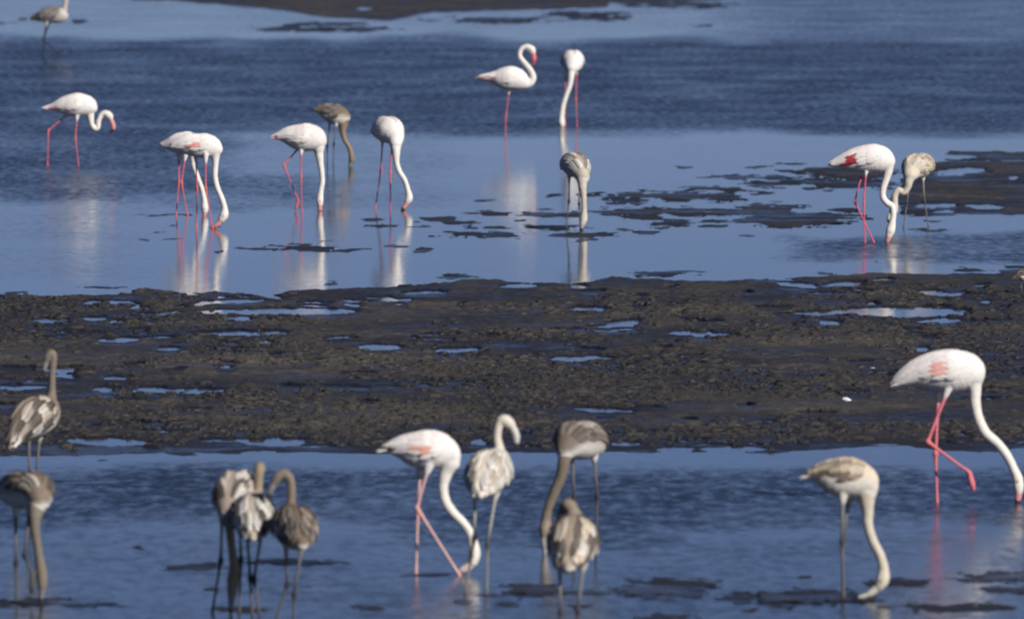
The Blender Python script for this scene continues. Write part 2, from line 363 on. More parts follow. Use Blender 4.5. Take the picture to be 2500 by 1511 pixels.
WHITE = (0.83, 0.795, 0.765); CREAM = (0.66, 0.55, 0.41); BUFF = (0.38, 0.29, 0.21); BROWN = (0.135, 0.107, 0.09)
GREY = (0.28, 0.25, 0.215); DARK = (0.05, 0.045, 0.045); BELLY = (0.74, 0.70, 0.64)
PINK = (0.66, 0.15, 0.19); SALMON = (0.80, 0.36, 0.30); CRIMSON = (0.45, 0.05, 0.07); PALEPINK = (0.70, 0.44, 0.40)
STYLE = {   # back, belly, neck, head, leg, joint, bill, bill tip, feather colours
    'adult':   dict(back=WHITE, belly=WHITE, neck=(0.83, 0.79, 0.73), head=(0.82, 0.77, 0.71), leg=PINK, joint=(0.72, 0.16, 0.15), bill=(0.72, 0.30, 0.30), tip=DARK, fe=[WHITE, (0.84, 0.80, 0.78), (0.82, 0.745, 0.72)], accent=SALMON),
    'cream':   dict(back=(0.70, 0.60, 0.47), belly=BELLY, neck=(0.64, 0.57, 0.47), head=(0.68, 0.61, 0.51), leg=(0.30, 0.28, 0.26), joint=(0.05, 0.05, 0.055), bill=(0.55, 0.50, 0.42), tip=DARK, fe=[CREAM, (0.72, 0.64, 0.52), (0.50, 0.38, 0.26), (0.78, 0.73, 0.65)], accent=BROWN),
    'mottled': dict(back=(0.42, 0.36, 0.30), belly=BELLY, neck=(0.30, 0.245, 0.18), head=(0.32, 0.265, 0.2), leg=(0.20, 0.19, 0.18), joint=(0.04, 0.04, 0.045), bill=(0.34, 0.33, 0.33), tip=DARK, fe=[(0.80, 0.77, 0.72), (0.12, 0.098, 0.085), (0.72, 0.66, 0.58), (0.20, 0.165, 0.14), (0.82, 0.80, 0.77), (0.10, 0.08, 0.07)], accent=DARK),
    'brown':   dict(back=(0.165, 0.135, 0.112), belly=(0.68, 0.64, 0.59), neck=(0.20, 0.17, 0.14), head=(0.22, 0.185, 0.15), leg=(0.17, 0.16, 0.15), joint=(0.035, 0.035, 0.04), bill=(0.22, 0.22, 0.22), tip=DARK, fe=[BROWN, (0.19, 0.155, 0.125), (0.36, 0.30, 0.25), (0.085, 0.068, 0.056), (0.25, 0.205, 0.165)], accent=DARK),
}
def flamingo(label, gy_px, style, torso, neck, legs, bill=None, lat_k=0.9, wing=True, accent=None, voxel=None, over=None,
             group=None, leg_r=0.0105, keep=1.0, wing_to=0.84, wing_low=112, name='flamingo', cat='flamingo', tuck=0):
    st = dict(STYLE[style]); st.update(over or {})
    Y0 = float(ground(1250, gy_px)[1]); s = Y0 / FPX
    near = gy_px > 1100
    voxel = voxel or (0.006 if near else 0.0075)
    def node(q):
        px, py, r = q[:3]; d = q[3] if len(q) > 3 else 0
        p = at(px, py, Y0 + d)
        return [*p, r * s]
    foot = legs[0][1][-1]
    base = at(foot[0], gy_px, Y0); base[2] = 0
    T = np.array([node(q) for q in torso]); N = np.array([node(q) for q in neck])
    T[:, :3] -= base; N[:, :3] -= base
    up = np.array([0, 0, 1.0])
    hd = T[-1, :3] - T[0, :3]; hd[2] = 0; hd /= np.linalg.norm(hd)
    lat = np.cross(hd, up)                          # to the bird's right
    ts, tu = chain_samples(T, 0.2); ns, nu = chain_samples(N)
    ns[:, 3] *= 1 + 0.055 * (fbm(nu * 26 + gy_px, nu * 0 + N[0, 3] * 90, 3) - 0.5) * 2
    parts = [spheres(ts, lat, lat_k), spheres(ns)]
    src = [(ts, tu, 0), (ns, nu, 1)]
    for dep, pts in legs:
        L = []
        for i, q in enumerate(pts):
            p = at(q[0], q[1], Y0 + (q[2] if len(q) > 2 else dep)) - base
            L.append(p)
        lifted = len(L) > 3
        hip, knee, ft = L[0], L[1], L[2]
        if not lifted:
            dirn = (ft - knee) / max(1e-6, np.linalg.norm(ft - knee))
            if abs(dirn[2]) > 0.2: ft = ft + dirn * ((ft[2] + 0.03) / max(0.25, -dirn[2]))   # stands on the bed, just below the surface
        r = leg_r
        th = 0.034 if not near else 0.036
        P = [[*lerp(hip, knee, -0.12), th], [*lerp(hip, knee, 0.06), th * 0.75], [*lerp(hip, knee, 0.28), r * 1.25], [*lerp(hip, knee, 0.6), r * 1.0], [*lerp(hip, knee, 0.93), r * 1.15],
             [*knee, r * (1.7 if style == 'adult' else 1.9)], [*lerp(knee, ft, 0.08), r * 1.25], [*lerp(knee, ft, 0.3), r * 0.95], [*lerp(knee, ft, 0.8), r * 0.95], [*ft, r * 1.4]]
        if lifted:
            toe = L[3]
            P += [[*lerp(ft, toe, 0.35), r * 1.7], [*lerp(ft, toe, 0.7), r * 1.7], [*toe, r * 0.7]]
        ls, lu = chain_samples(np.array(P)); parts.append(spheres(ls)); src.append((ls, lu, 2))
        src[-1] = (ls, lu, 2, hip, knee)
        if not lifted and ft[2] < 0.02:                  # three webbed front toes spread on the bed
            for an in (-0.6, 0, 0.6):
                d = hd * math.cos(an) + lat * math.sin(an)
                f0 = np.array([*ft, r * 1.0]); f1 = np.array([*(ft + d * 0.04 + [0, 0, -0.006]), r * 0.8]); f2 = np.array([*(ft + d * 0.085 + [0, 0, -0.012]), r * 0.5])
                q_, u_ = chain_samples(np.array([f0, f1, f2])); parts.append(spheres(q_)); src.append((q_, np.ones(len(u_)), 2))
    V = []; F = []; n = 0
    for v, f in parts: V.append(v); F.append(f + n); n += len(v)
    me = remesh(np.concatenate(V), np.concatenate(F), voxel)
    nv = len(me.vertices); co_ = np.empty(nv * 3, np.float32); me.vertices.foreach_get('co', co_); co_ = co_.reshape(-1, 3)
    # plumage colour from the nearest limb
    best = np.full(nv, 1e9); col = np.zeros((nv, 3))
    for smp, u, kind, *jt in src:
        d = np.full(nv, 1e9); idx = np.zeros(nv, int)
        for i in range(0, nv, 4000):
            dd = np.linalg.norm(co_[i:i + 4000, None, :] - smp[None, :, :3], axis=2) - smp[None, :, 3]
            idx[i:i + 4000] = dd.argmin(1); d[i:i + 4000] = dd.min(1)
        uu = u[idx]
        if kind == 0:
            upn = (co_[:, 2] - smp[idx, 2]) / np.maximum(smp[idx, 3], 0.01)
            t = np.clip(0.5 + upn * 1.6, 0, 1)[:, None]
            front = sstep((uu - 0.72) / 0.2)[:, None]
            c = lerp(st['belly'], st['back'], t)
            if style != 'adult': c = lerp(c, st.get('chest', lerp(st['neck'], st['back'], 0.5)), front * 0.85 * t)
        elif kind == 1:
            t = sstep((uu - 0.75) / 0.2)[:, None]
            c = lerp(st['neck'], st['head'], t)
            if style != 'adult':
                t0 = sstep(1 - uu / 0.12)[:, None]; c = lerp(c, lerp(st['neck'], st['back'], 0.6), t0)
        else:
            c = np.tile(np.array(st['leg']), (nv, 1))
            if jt:
                hl = np.linalg.norm(jt[1] - jt[0]); dk_ = np.linalg.norm(co_ - jt[1], axis=1)
                th = sstep((0.22 * hl - np.linalg.norm(co_ - jt[0], axis=1)) / (0.1 * hl) + 0.5)[:, None]; c = lerp(c, st['belly'], th)
                c = lerp(c, st['joint'], np.exp(-(dk_ / (0.075 * leg_r / 0.0105)) ** 2)[:, None])
                if style != 'adult': c = lerp(c, lerp(st['leg'], st['joint'], 0.55), (sstep((jt[1][2] - co_[:, 2]) / 0.06) * (1 - np.exp(-(dk_ / 0.075) ** 2)))[:, None])
            ft_ = sstep((uu - 0.88) / 0.1)[:, None]; c = lerp(c, st['joint'], ft_ * 0.8)
        bias = -0.004 if kind == 0 else 0
        take = d + bias < best
        best[take] = (d + bias)[take]; col[take] = c[take]
    a = me.color_attributes.new('plumage', 'FLOAT_COLOR', 'POINT')
    c4 = np.ones((nv, 4), np.float32); c4[:, :3] = col; a.data.foreach_set('color', c4.ravel())
    me.materials.clear(); me.materials.append(M_PLUM); me.name = 'body'
    root = bpy.data.objects.new(name, None); COL.objects.link(root)
    root.location = base; root.empty_display_size = 0.2
    root['label'] = label; root['category'] = cat
    if group: root['group'] = group
    link('body', me, root)
    # ---------------- head: bill and eyes
    hp = N[-1, :3]
    if bill:
        B = np.array([node(q) for q in bill]); B[:, :3] -= base
        bs, bu = chain_samples(B, 0.15)
        v, f = spheres(bs)
        bm_ = remesh(v, f, 0.0045)
        nvb = len(bm_.vertices); cb = np.empty(nvb * 3, np.float32); bm_.vertices.foreach_get('co', cb); cb = cb.reshape(-1, 3)
        i = np.linalg.norm(cb[:, None] - bs[None, :, :3], axis=2).argmin(1); t = sstep((bu[i] - st.get('tip_at', 0.62)) / 0.1)[:, None]
        a = bm_.color_attributes.new('plumage', 'FLOAT_COLOR', 'POINT')
        c4 = np.ones((nvb, 4), np.float32); c4[:, :3] = lerp(st['bill'], st['tip'], t); a.data.foreach_set('color', c4.ravel())
        bm_.materials.clear(); bm_.materials.append(M_KERATIN); bm_.name = 'bill'
        link('bill', bm_, root)
        bd = B[1, :3] - hp
    else:
        bd = N[-1, :3] - N[-2, :3]
    bd = bd / max(1e-6, np.linalg.norm(bd))
    el = np.cross(bd, up if abs(bd[2]) < 0.95 else lat); 
    if np.linalg.norm(el) < 0.05: el = lat
    if abs(bd[2]) > 0.6: el = lat - bd * (lat @ bd)
    el /= np.linalg.norm(el)
    ei = int(np.argmax(N[-3:, 3])) + len(N) - 3      # widest of the last nodes is the skull
    for sgn in (-1, 1):
        v, f = ICO[2]
        e = mesh('eye', v * 0.0065 + (N[ei, :3] + el * sgn * N[ei, 3] * 0.93 + bd * N[ei, 3] * 0.3), f, mat=M_EYE)
        link('eye', e, root)
    if not wing: return root
    # ---------------- folded wings and their feathers
    TS, TL = spline(T, 120); tv = np.gradient(TS[:, :3], axis=0); tv /= np.linalg.norm(tv, axis=1)[:, None]
    for k in range(2): tv = np.stack([np.convolve(np.pad(tv[:, c], 6, 'edge'), np.ones(13) / 13, 'valid') for c in range(3)], 1)
    def surf(u, ph, sgn, off):
        u = np.clip(np.asarray(u, float), 0, 1); i = u * 119
        g = lambda arr: np.stack([np.interp(i, np.arange(120), arr[:, k]) for k in range(arr.shape[1])], -1)
        c = g(TS); t = g(tv); t /= np.linalg.norm(t, axis=-1, keepdims=True)
        la = lat - t * (t @ lat)[..., None]; la /= np.linalg.norm(la, axis=-1, keepdims=True)
        un = np.cross(la, t)
        r = c[..., 3] + off * (1.0 if name == 'flamingo' else 0.22)
        return c[..., :3] + (r * np.cos(ph))[..., None] * un + (r * lat_k * np.sin(ph))[..., None] * la * sgn
    w0, w1 = 0.03, wing_to
    wr = random.Random(hash(label) % 9999 if False else len(label) * 31 + int(gy_px))
    rmax = TS[:, 3].max()
    for sgn in (-1, 1):
        U = np.linspace(0, 1, 20); Vv = np.linspace(0, 1, 11)
        UU, VV = np.meshgrid(U, Vv, indexing='ij')
        lo = R(10) + 0 * UU; hi = R(wing_low) - R(34 if wing_low > 100 else 10) * UU ** 2
        ph = lo + (hi - lo) * VV
        edge = np.clip(np.minimum(VV, 1 - VV) * 5, 0, 1) * np.clip((1 - UU) * 5, 0, 1)
        outer = surf(w0 + (w1 - w0) * UU, ph, sgn, 0.002 + 0.009 * np.sqrt(edge))
        inner = surf(w0 + (w1 - w0) * UU, ph, sgn, -0.006)
        V = np.concatenate([outer.reshape(-1, 3), inner.reshape(-1, 3)])
        nU, nV = UU.shape; idx = np.arange(nU * nV).reshape(nU, nV); off = nU * nV; F = []
        for i in range(nU - 1):
            for j in range(nV - 1):
                q = [idx[i, j], idx[i + 1, j], idx[i + 1, j + 1], idx[i, j + 1]]
                F.append(q if sgn > 0 else q[::-1]); r_ = [x + off for x in q]; F.append(r_[::-1] if sgn > 0 else r_)
        ring = list(idx[:, 0]) + list(idx[-1, 1:]) + list(idx[-2::-1, -1]) + list(idx[0, -2:0:-1])
        for i in range(len(ring)):
            p, q = ring[i], ring[(i + 1) % len(ring)]; F.append([p, q, q + off, p + off] if sgn < 0 else [q, p, p + off, q + off])
        cw = np.tile(np.array(st['back']), (len(V), 1))
        wo = link('wing', mesh('wing', V, [list(map(int, q)) for q in F], cw, M_FEATHER), root)
        # rows of coverts, scapulars and long tertials
        rowsF = ([(0.93, 0.18, 7)] if wing_to > 0.9 else []) + [(0.80, 0.17, 7), (0.68, 0.21, 7), (0.55, 0.25, 6), (0.42, 0.29, 6), (0.30, 0.27, 5)]
        for ri, (uc, ul, nf) in enumerate(rowsF):
            for j in range(nf):
                phc = R(18) + (R(wing_low - 12) - R(18)) * (j + 0.5 * (ri % 2) + wr.uniform(-0.12, 0.12)) / max(1, nf - 0.5)
                wd = R(12.5) * wr.uniform(0.85, 1.15)
                us = np.linspace(uc, uc - ul * wr.uniform(0.85, 1.15), 6)
                wshape = np.array([0.45, 0.9, 1.0, 0.95, 0.7, 0.12])
                ac = np.array([-1, -0.5, 0, 0.5, 1.0])
                A, Bq = np.meshgrid(us, ac, indexing='ij'); WS = wshape[:, None] * np.ones(5)
                lift = np.linspace(0.006, 0.013 if style == 'adult' else 0.019, 6)[:, None] + (1 - np.abs(ac))[None, :] * 0.005
                rr = np.interp(np.clip(us, 0, 1) * 119, np.arange(120), TS[:, 3])[:, None]
                wfac = np.clip(rmax * 0.75 / np.maximum(rr, rmax * 0.3), 0.8, 1.8)
                phs = phc + R(10) * (np.linspace(0, 1, 6)[:, None]) + wd * Bq * WS * wfac
                P = surf(A, np.clip(phs, 0.02, R(wing_low + 13)), sgn, lift).reshape(-1, 3)
                ff = []
                for i in range(5):
                    for q in range(4):
                        b = i * 5 + q; f4 = [b, b + 5, b + 6, b + 1]; ff.append(f4[::-1] if sgn > 0 else f4)
                fs = sorted(st['fe'], key=sum); hf = len(fs) // 2
                pick = fs if style == 'adult' or wr.random() < 0.5 else (fs[:hf + 1] if (ri + (j // 2)) % 2 else fs[hf:])
                fc = pick[wr.randrange(len(pick))]
                if accent:
                    for (a0, a1, p0, p1, ccol) in accent:
                        um = us[3]
                        if a0 <= um <= a1 and R(p0) <= phc <= R(p1): fc = ccol if wr.random() < keep else fc
                fc = np.array(fc) * wr.uniform(0.9, 1.08)
                shade = np.ones((6, 5, 3)) * fc
                if style != 'adult':                     # dark shaft, pale fringe
                    fr = np.abs(ac)[None, :, None] ** 1.5 * np.ones((6, 1, 1)); fr[-1] = 1
                    shade = shade * (0.55 + 0.5 * fr) + 0.09 * fr
                link('feather', mesh('feather', P, ff, shade.reshape(-1, 3), M_FEATHER), wo)
    if name != 'flamingo': return root
    # ---------------- short ragged tail
    td = T[0, :3] - T[2, :3]; td /= np.linalg.norm(td)
    tcol = np.array(accent[-1][4] if accent and accent[-1][0] == 0 and accent[-1][4] != DARK else st['belly'])
    for k in range(5):
        a_ = (k - 2) * 0.17; d = td + lat * a_ + up * wr.uniform(-0.14, 0.06); d /= np.linalg.norm(d)
        sd_ = np.cross(d, up); sd_ /= np.linalg.norm(sd_); nn = np.cross(sd_, d)
        L_ = wr.uniform(0.06, 0.085); o_ = T[1, :3] * 0.75 + T[0, :3] * 0.25 + lat * (k - 2) * 0.008
        q = [o_ + d * L_ * t + sd_ * wv_ * y + nn * z for t, wv_, y, z in ((0, .012, 1, 0), (0, .012, -1, 0), (.5, .017, 1, 0), (.5, .017, -1, 0), (.9, .009, 1, 0), (.9, .009, -1, 0), (1.05, 0, 0, 0), (.3, 0, 0, .005), (.75, 0, 0, .004), (.3, 0, 0, -.004), (.75, 0, 0, -.003))]
        F = [(0, 2, 7), (2, 8, 7), (2, 4, 8), (4, 6, 8), (1, 7, 3), (3, 7, 8), (3, 8, 5), (5, 8, 6), (0, 7, 1), (0, 9, 2), (2, 9, 10), (2, 10, 4), (4, 10, 6), (1, 3, 9), (3, 10, 9), (3, 5, 10), (5, 6, 10), (0, 1, 9)]
        link('tail_feather', mesh('tail_feather', q, F, np.tile(tcol * wr.uniform(0.9, 1.05), (11, 1)), M_FEATHER), root)
    return root

AD = 'adult flamingos wading in the lagoon'; JU = 'young flamingos wading in the lagoon'
# every node: photo column, photo row, radius in photo pixels, depth in metres (+ = farther)
flamingo('grey young flamingo striding at the far left, its head above the frame', 140, 'mottled',
    [(74, 47, 3), (95, 42, 11), (120, 37, 19), (142, 38, 19), (156, 41, 11)],
    [(154, 38, 9), (158, 20, 6), (161, -2, 5.5), (161, -25, 5), (166, -43, 5), (175, -46, 6.5), (181, -40, 6)],
    [(0.04, [(120, 55), (107, 97), (105, 140)]), (-0.04, [(114, 56), (106, 99), (148, 138)])],
    [(180, -42, 5), (185, -33, 4.5), (186, -24, 3.5), (182, -18, 2)], group=JU, leg_r=0.014, over=dict(back=(0.17, 0.15, 0.14), fe=[(0.16, 0.14, 0.135), (0.3, 0.27, 0.25), (0.22, 0.19, 0.18)], chest=(0.7, 0.64, 0.56), neck=(0.55, 0.49, 0.43), leg=(0.035, 0.035, 0.04), joint=(0.03, 0.03, 0.033), belly=(0.5, 0.46, 0.43)),  # pale chest has the light falling on its front painted into the colour
    accent=[(0, 0.35, 40, 130, DARK)])
flamingo('white flamingo walking with neck in a low hook and dark bill tip above the water', 405, 'adult',
    [(103, 267, 2), (128, 263, 8), (158, 258, 21), (185, 257, 29), (210, 258, 25), (224, 264, 14)],
    [(218, 262, 15), (220, 282, 10), (224, 304, 6.5), (232, 315, 6), (239, 311, 6), (241, 296, 6), (248, 281, 6), (258, 277, 7.5), (266, 283, 9.5), (270, 288, 7)],
    [(0.05, [(160, 284), (118, 319), (116, 405)]), (-0.05, [(188, 283), (184, 339), (192, 405)])],
    [(268, 287, 6), (274, 300, 6), (277, 311, 5.5), (274, 320, 4), (267, 327, 2)], group=AD, accent=[(0.05, 0.3, 74, 120, (0.36, 0.15, 0.17)), (0.05, 0.28, 40, 74, (0.66, 0.52, 0.52))])
flamingo('white flamingo half hidden behind the one whose bill reaches its foot', 527, 'adult',
    [(391, 355, 3), (410, 353, 12), (435, 351, 25), (462, 352, 29), (480, 357, 20)],
    [(472, 360, 15), (472, 385, 9), (473, 405, 6.5), (483, 434, 6), (494, 465, 6), (499, 490, 7), (500, 507, 9.5), (500, 515, 8)],
    [(0.05, [(437, 378), (437, 443), (430, 527)]), (-0.05, [(453, 378), (443, 445), (458, 527)])],
    [(500, 514, 6.5), (499, 524, 5.5), (497, 534, 4)], group=AD, accent=[(0.0, 0.16, 30, 120, (0.28, 0.11, 0.14)), (0.0, 0.3, 0, 120, (0.56, 0.50, 0.52))])  # lilac-grey rear feathers: shade on the tail end put into their colour; dusky tail
flamingo('bright white flamingo with its pink bill bent back to its own foot in the water', 558, 'adult',
    [(415, 360, 4), (432, 355, 14), (455, 353, 24), (485, 356, 29), (510, 357, 28), (527, 364, 17)],
    [(524, 366, 16), (526, 395, 8.5), (525, 430, 7), (530, 457, 7), (541, 484, 7), (548, 507, 7.5), (547, 525, 11), (541, 536, 9)],
    [(0.06, [(478, 380), (481, 459), (480, 558)]), (-0.07, [(502, 382), (502, 458), (519, 558)])],
    [(542, 534, 7), (533, 546, 6.5), (524, 553, 5), (516, 556, 3)], group=AD, over=dict(tip=(0.6, 0.2, 0.2)), accent=[(0.45, 0.6, 70, 100, SALMON), (0.3, 0.45, 80, 100, (0.5, 0.25, 0.24))])
flamingo('rosy white flamingo stepping with one knee bent back and its head straight down', 515, 'adult',
    [(660, 339, 2), (679, 334, 8), (702, 331, 20), (735, 336, 33), (762, 337, 32), (779, 344, 19)],
    [(776, 345, 20), (778, 366, 13), (781, 390, 9), (785, 418, 7), (787, 443, 6.5), (783, 468, 7), (781, 487, 9), (781, 497, 8)],
    [(0.05, [(733, 358), (693, 403), (728, 490), (721, 512)]), (-0.05, [(735, 364), (735, 431), (737, 515)])],
    [(781, 496, 6.5), (781, 506, 6), (781, 516, 5), (780, 522, 3)], group=AD, over=dict(back=(0.82, 0.72, 0.70), leg=(0.6, 0.13, 0.19)), accent=[(0.02, 0.17, 40, 120, (0.42, 0.08, 0.11))])
flamingo('brown young flamingo feeding behind the rosy adult', 405, 'brown',
    [(767, 270, 3), (785, 269, 12), (805, 275, 22), (825, 281, 24), (842, 285, 14)],
    [(840, 286, 15), (838, 305, 11), (837, 322, 8), (842, 342, 6), (852, 359, 6), (857, 374, 6.5), (859, 388, 8), (858, 395, 7)],
    [(0.04, [(806, 296), (799, 356), (799, 405)]), (-0.04, [(821, 298), (815, 352), (814, 405)])],
    [(858, 394, 6), (855, 403, 5), (853, 412, 3)], group=JU, over=dict(neck=(0.28, 0.21, 0.135), back=(0.17, 0.125, 0.09)))
flamingo('white flamingo turned towards the shore with its neck curving right to the water', 511, 'adult',
    [(911, 322, 6, 0.32), (926, 320, 19, 0.22), (941, 316, 31, 0.08), (954, 321, 31, -0.06), (965, 334, 22, -0.14), (966, 350, 15, -0.2)],
    [(965, 345, 17, -0.18), (967, 368, 11, -0.22), (968, 395, 7.5, -0.23), (975, 419, 7, -0.23), (988, 440, 6.5, -0.23), (995, 462, 6.5, -0.23), (999, 482, 9.5, -0.23), (995, 492, 8, -0.23)],
    [(0.08, [(934, 340), (930, 415), (916, 511)]), (-0.06, [(957, 345), (953, 421), (953, 511)])],
    [(996, 491, 6.5, -0.23), (990, 501, 6, -0.23), (984, 510, 5, -0.23), (980, 516, 3, -0.23)], group=AD, lat_k=1.0)
flamingo('white flamingo standing on one leg with its neck raised in an S', 333, 'adult',
    [(1163, 191, 3), (1185, 190, 8), (1210, 191, 16), (1235, 192, 28), (1258, 193, 28), (1276, 201, 18)],
    [(1272, 204, 14), (1288, 206, 10), (1298, 200, 8.5), (1302, 188, 7.5), (1295, 171, 6.5), (1280, 153, 6), (1269, 138, 6), (1272, 122, 6), (1285, 115, 7), (1297, 121, 9.5), (1301, 128, 7)],
    [(0.0, [(1244, 214), (1235, 286), (1234, 333)])],
    [(1300, 126, 6.5), (1303, 138, 6.5), (1304, 148, 5.5), (1302, 157, 3.5)], group=AD, over=dict(bill=(0.72, 0.2, 0.22), tip=(0.5, 0.1, 0.12)), accent=[(0.12, 0.42, 66, 130, (0.36, 0.22, 0.25)), (0.1, 0.2, 30, 66, (0.55, 0.46, 0.48)), (0, 0.1, 0, 130, (0.42, 0.1, 0.12))], keep=0.75)  # grey-lilac feathers paint the shaded rear half; the red tail tip is plumage
flamingo('white flamingo facing the shore, neck hanging straight down, right of the one-legged bird', 309, 'adult',
    [(1386, 162, 7, 0.35), (1390, 152, 20, 0.25), (1396, 149, 26, 0.05), (1399, 153, 25, -0.12), (1396, 166, 15, -0.22)],
    [(1396, 165, 14, -0.2), (1395, 180, 9, -0.25), (1391, 208, 7, -0.26), (1381, 237, 6.5, -0.26), (1374, 262, 6.5, -0.26), (1371, 285, 7, -0.26), (1371, 298, 8.5, -0.26), (1372, 305, 7, -0.26)],
    [(0.05, [(1382, 168), (1379, 245), (1380, 309)]), (-0.05, [(1408, 164), (1406, 243), (1409, 309)])],
    [(1372, 303, 6, -0.26), (1373, 312, 5, -0.26), (1373, 320, 4, -0.26)], group=AD, lat_k=1.0)
flamingo('pale mottled young flamingo feeding in front of the low mud islets', 560, 'mottled',
    [(1381, 404, 8, 0.3), (1391, 402, 22, 0.2), (1403, 403, 30, 0.02), (1414, 412, 25, -0.12), (1423, 432, 17, -0.22)],
    [(1422, 432, 16, -0.22), (1422, 452, 11, -0.25), (1425, 483, 7.5, -0.26), (1426, 512, 7, -0.26), (1425, 533, 9.5, -0.26), (1422, 545, 8, -0.26)],
    [(0.06, [(1390, 425), (1389, 491), (1382, 560)]), (-0.04, [(1413, 430), (1414, 497), (1417, 560)])],
    [(1422, 544, 7, -0.26), (1420, 554, 6, -0.26), (1420, 564, 4, -0.26)], group=JU, wing_to=0.95, accent=[(0, 1, 0, 38, (0.30, 0.24, 0.19)), (0.2, 0.5, 38, 52, (0.40, 0.33, 0.27))], keep=0.8, lat_k=1.0, over=dict(belly=(0.72, 0.69, 0.66), back=(0.46, 0.40, 0.34), fe=[(0.80, 0.78, 0.74), (0.70, 0.66, 0.60), (0.78, 0.75, 0.70), (0.82, 0.80, 0.77)], neck=(0.58, 0.52, 0.44), head=(0.66, 0.61, 0.54)))
flamingo('white flamingo with crimson wing bars feeding beside the cream young bird at the right', 592, 'adult',
    [(2023, 403, 3), (2048, 397, 13), (2080, 391, 26), (2115, 388, 34), (2145, 388, 34), (2166, 394, 20)],
    [(2164, 395, 19), (2168, 414, 13), (2164, 435, 10), (2156, 462, 8), (2156, 482, 8), (2166, 496, 8), (2178, 504, 8), (2181, 524, 7.5), (2178, 546, 9), (2174, 563, 11.5), (2170, 575, 9)],
    [(-0.05, [(2115, 410), (2109, 495), (2112, 592)]), (0.05, [(2108, 412), (2087, 492), (2133, 590)])],
    [(2171, 573, 8), (2168, 584, 7), (2164, 594, 4), (2162, 600, 3)], group=AD, accent=[(0.15, 0.45, 58, 103, CRIMSON)], keep=0.55, over=dict(leg=(0.72, 0.13, 0.2)))
flamingo('cream young flamingo whose neck bends behind the adult with crimson wing bars', 556, 'cream',
    [(2266, 412, 9, 0.3), (2257, 405, 23, 0.2), (2243, 406, 30, 0.0), (2230, 411, 27, -0.12), (2222, 426, 18, -0.22)],
    [(2223, 422, 18, -0.2), (2219, 440, 12, -0.24), (2215, 459, 9, -0.24), (2206, 470, 8, -0.24), (2194, 465, 8, -0.24), (2185, 477, 8, -0.24), (2184, 495, 8.5, -0.24), (2182, 513, 11, -0.24), (2178, 522, 8, -0.24)],
    [(-0.05, [(2222, 430), (2214, 495), (2206, 556)]), (0.05, [(2253, 428), (2257, 492), (2267, 556)])],
    [(2179, 519, 7, -0.24), (2172, 528, 6.5, -0.24), (2170, 538, 5, -0.24), (2173, 545, 2.5, -0.24)], group=JU, wing_to=0.95, lat_k=1.0, over=dict(bill=(0.66, 0.62, 0.5)))

# ---- the nearer channel
flamingo('brown streaked young flamingo standing tall at the left edge, neck upright', 1278, 'brown',
    [(24, 1092, 6, -0.22), (40, 1063, 19, -0.16), (68, 1030, 42, -0.06), (94, 1015, 48, 0.02), (113, 1003, 36, 0.1), (123, 985, 19, 0.16)],
    [(121, 995, 22, 0.14), (126, 965, 12, 0.18), (127, 930, 9, 0.18), (129, 897, 9, 0.18), (131, 873, 9.5, 0.18), (126, 863, 11, 0.18), (118, 870, 11, 0.18), (114, 878, 9, 0.18)],
    [(0.05, [(98, 1050), (88, 1165), (87, 1278)]), (-0.06, [(70, 1045), (72, 1165), (73, 1278)])],
    [(115, 876, 8, 0.18), (111, 890, 7.5, 0.18), (108, 905, 6, 0.18), (108, 918, 3.5, 0.18)], group=JU, lat_k=0.95,
    over=dict(back=(0.25, 0.19, 0.14), fe=[(0.16, 0.128, 0.10), (0.11, 0.088, 0.07), (0.66, 0.60, 0.52), (0.09, 0.072, 0.06), (0.52, 0.45, 0.38)]), accent=[(0.0, 0.16, 60, 130, (0.8, 0.78, 0.74))])
flamingo('brown backed young flamingo with white belly feeding at the bottom left corner', 1470, 'brown',
    [(8, 1206, 10, 0.28), (28, 1200, 34, 0.18), (62, 1198, 46, 0.02), (90, 1203, 40, -0.1), (98, 1225, 24, -0.2)],
    [(90, 1238, 22, -0.2), (86, 1262, 16, -0.24), (86, 1295, 12, -0.25), (91, 1330, 11, -0.25), (96, 1362, 11.5, -0.25), (101, 1392, 14, -0.25), (103, 1422, 13, -0.25), (103, 1432, 11, -0.25)],
    [(0.06, [(38, 1228), (39, 1372), (40, 1470)]), (-0.1, [(74, 1232), (59, 1355), (79, 1401), (77, 1448)])],
    [(103, 1430, 10, -0.25), (102, 1448, 8, -0.25), (101, 1464, 6, -0.25), (100, 1474, 4, -0.25)], group=JU, wing_to=0.95, wing_low=84, lat_k=1.0,
    over=dict(back=(0.24, 0.18, 0.14), belly=(0.78, 0.75, 0.70), fe=[(0.20, 0.16, 0.13), (0.13, 0.105, 0.085), (0.64, 0.58, 0.51), (0.10, 0.082, 0.068), (0.48, 0.41, 0.35)]))
flamingo('young flamingo feeding with neck straight down, leftmost of the close trio', 1495, 'mottled',
    [(598, 1172, 12, 0.3), (590, 1180, 28, 0.2), (577, 1194, 42, 0.04), (564, 1218, 40, -0.1), (558, 1250, 26, -0.2)],
    [(558, 1250, 24, -0.2), (560, 1285, 13, -0.25), (566, 1335, 10.5, -0.26), (571, 1378, 12, -0.26), (569, 1412, 15, -0.26), (567, 1440, 13, -0.26), (566, 1452, 11, -0.26)],
    [(0.08, [(543, 1245), (539, 1367), (518, 1495)]), (-0.04, [(585, 1250), (588, 1364), (584, 1495)])],
    [(566, 1450, 10, -0.26), (565, 1470, 9, -0.26), (564, 1490, 7, -0.26), (564, 1502, 5, -0.26)], group=JU, wing_to=0.95, lat_k=1.0, accent=[(0.0, 0.5, 55, 130, DARK)],
    over=dict(back=(0.40, 0.335, 0.28), fe=[(0.74, 0.66, 0.57), (0.3, 0.24, 0.2), (0.78, 0.73, 0.66), BROWN, (0.10, 0.08, 0.07)]))
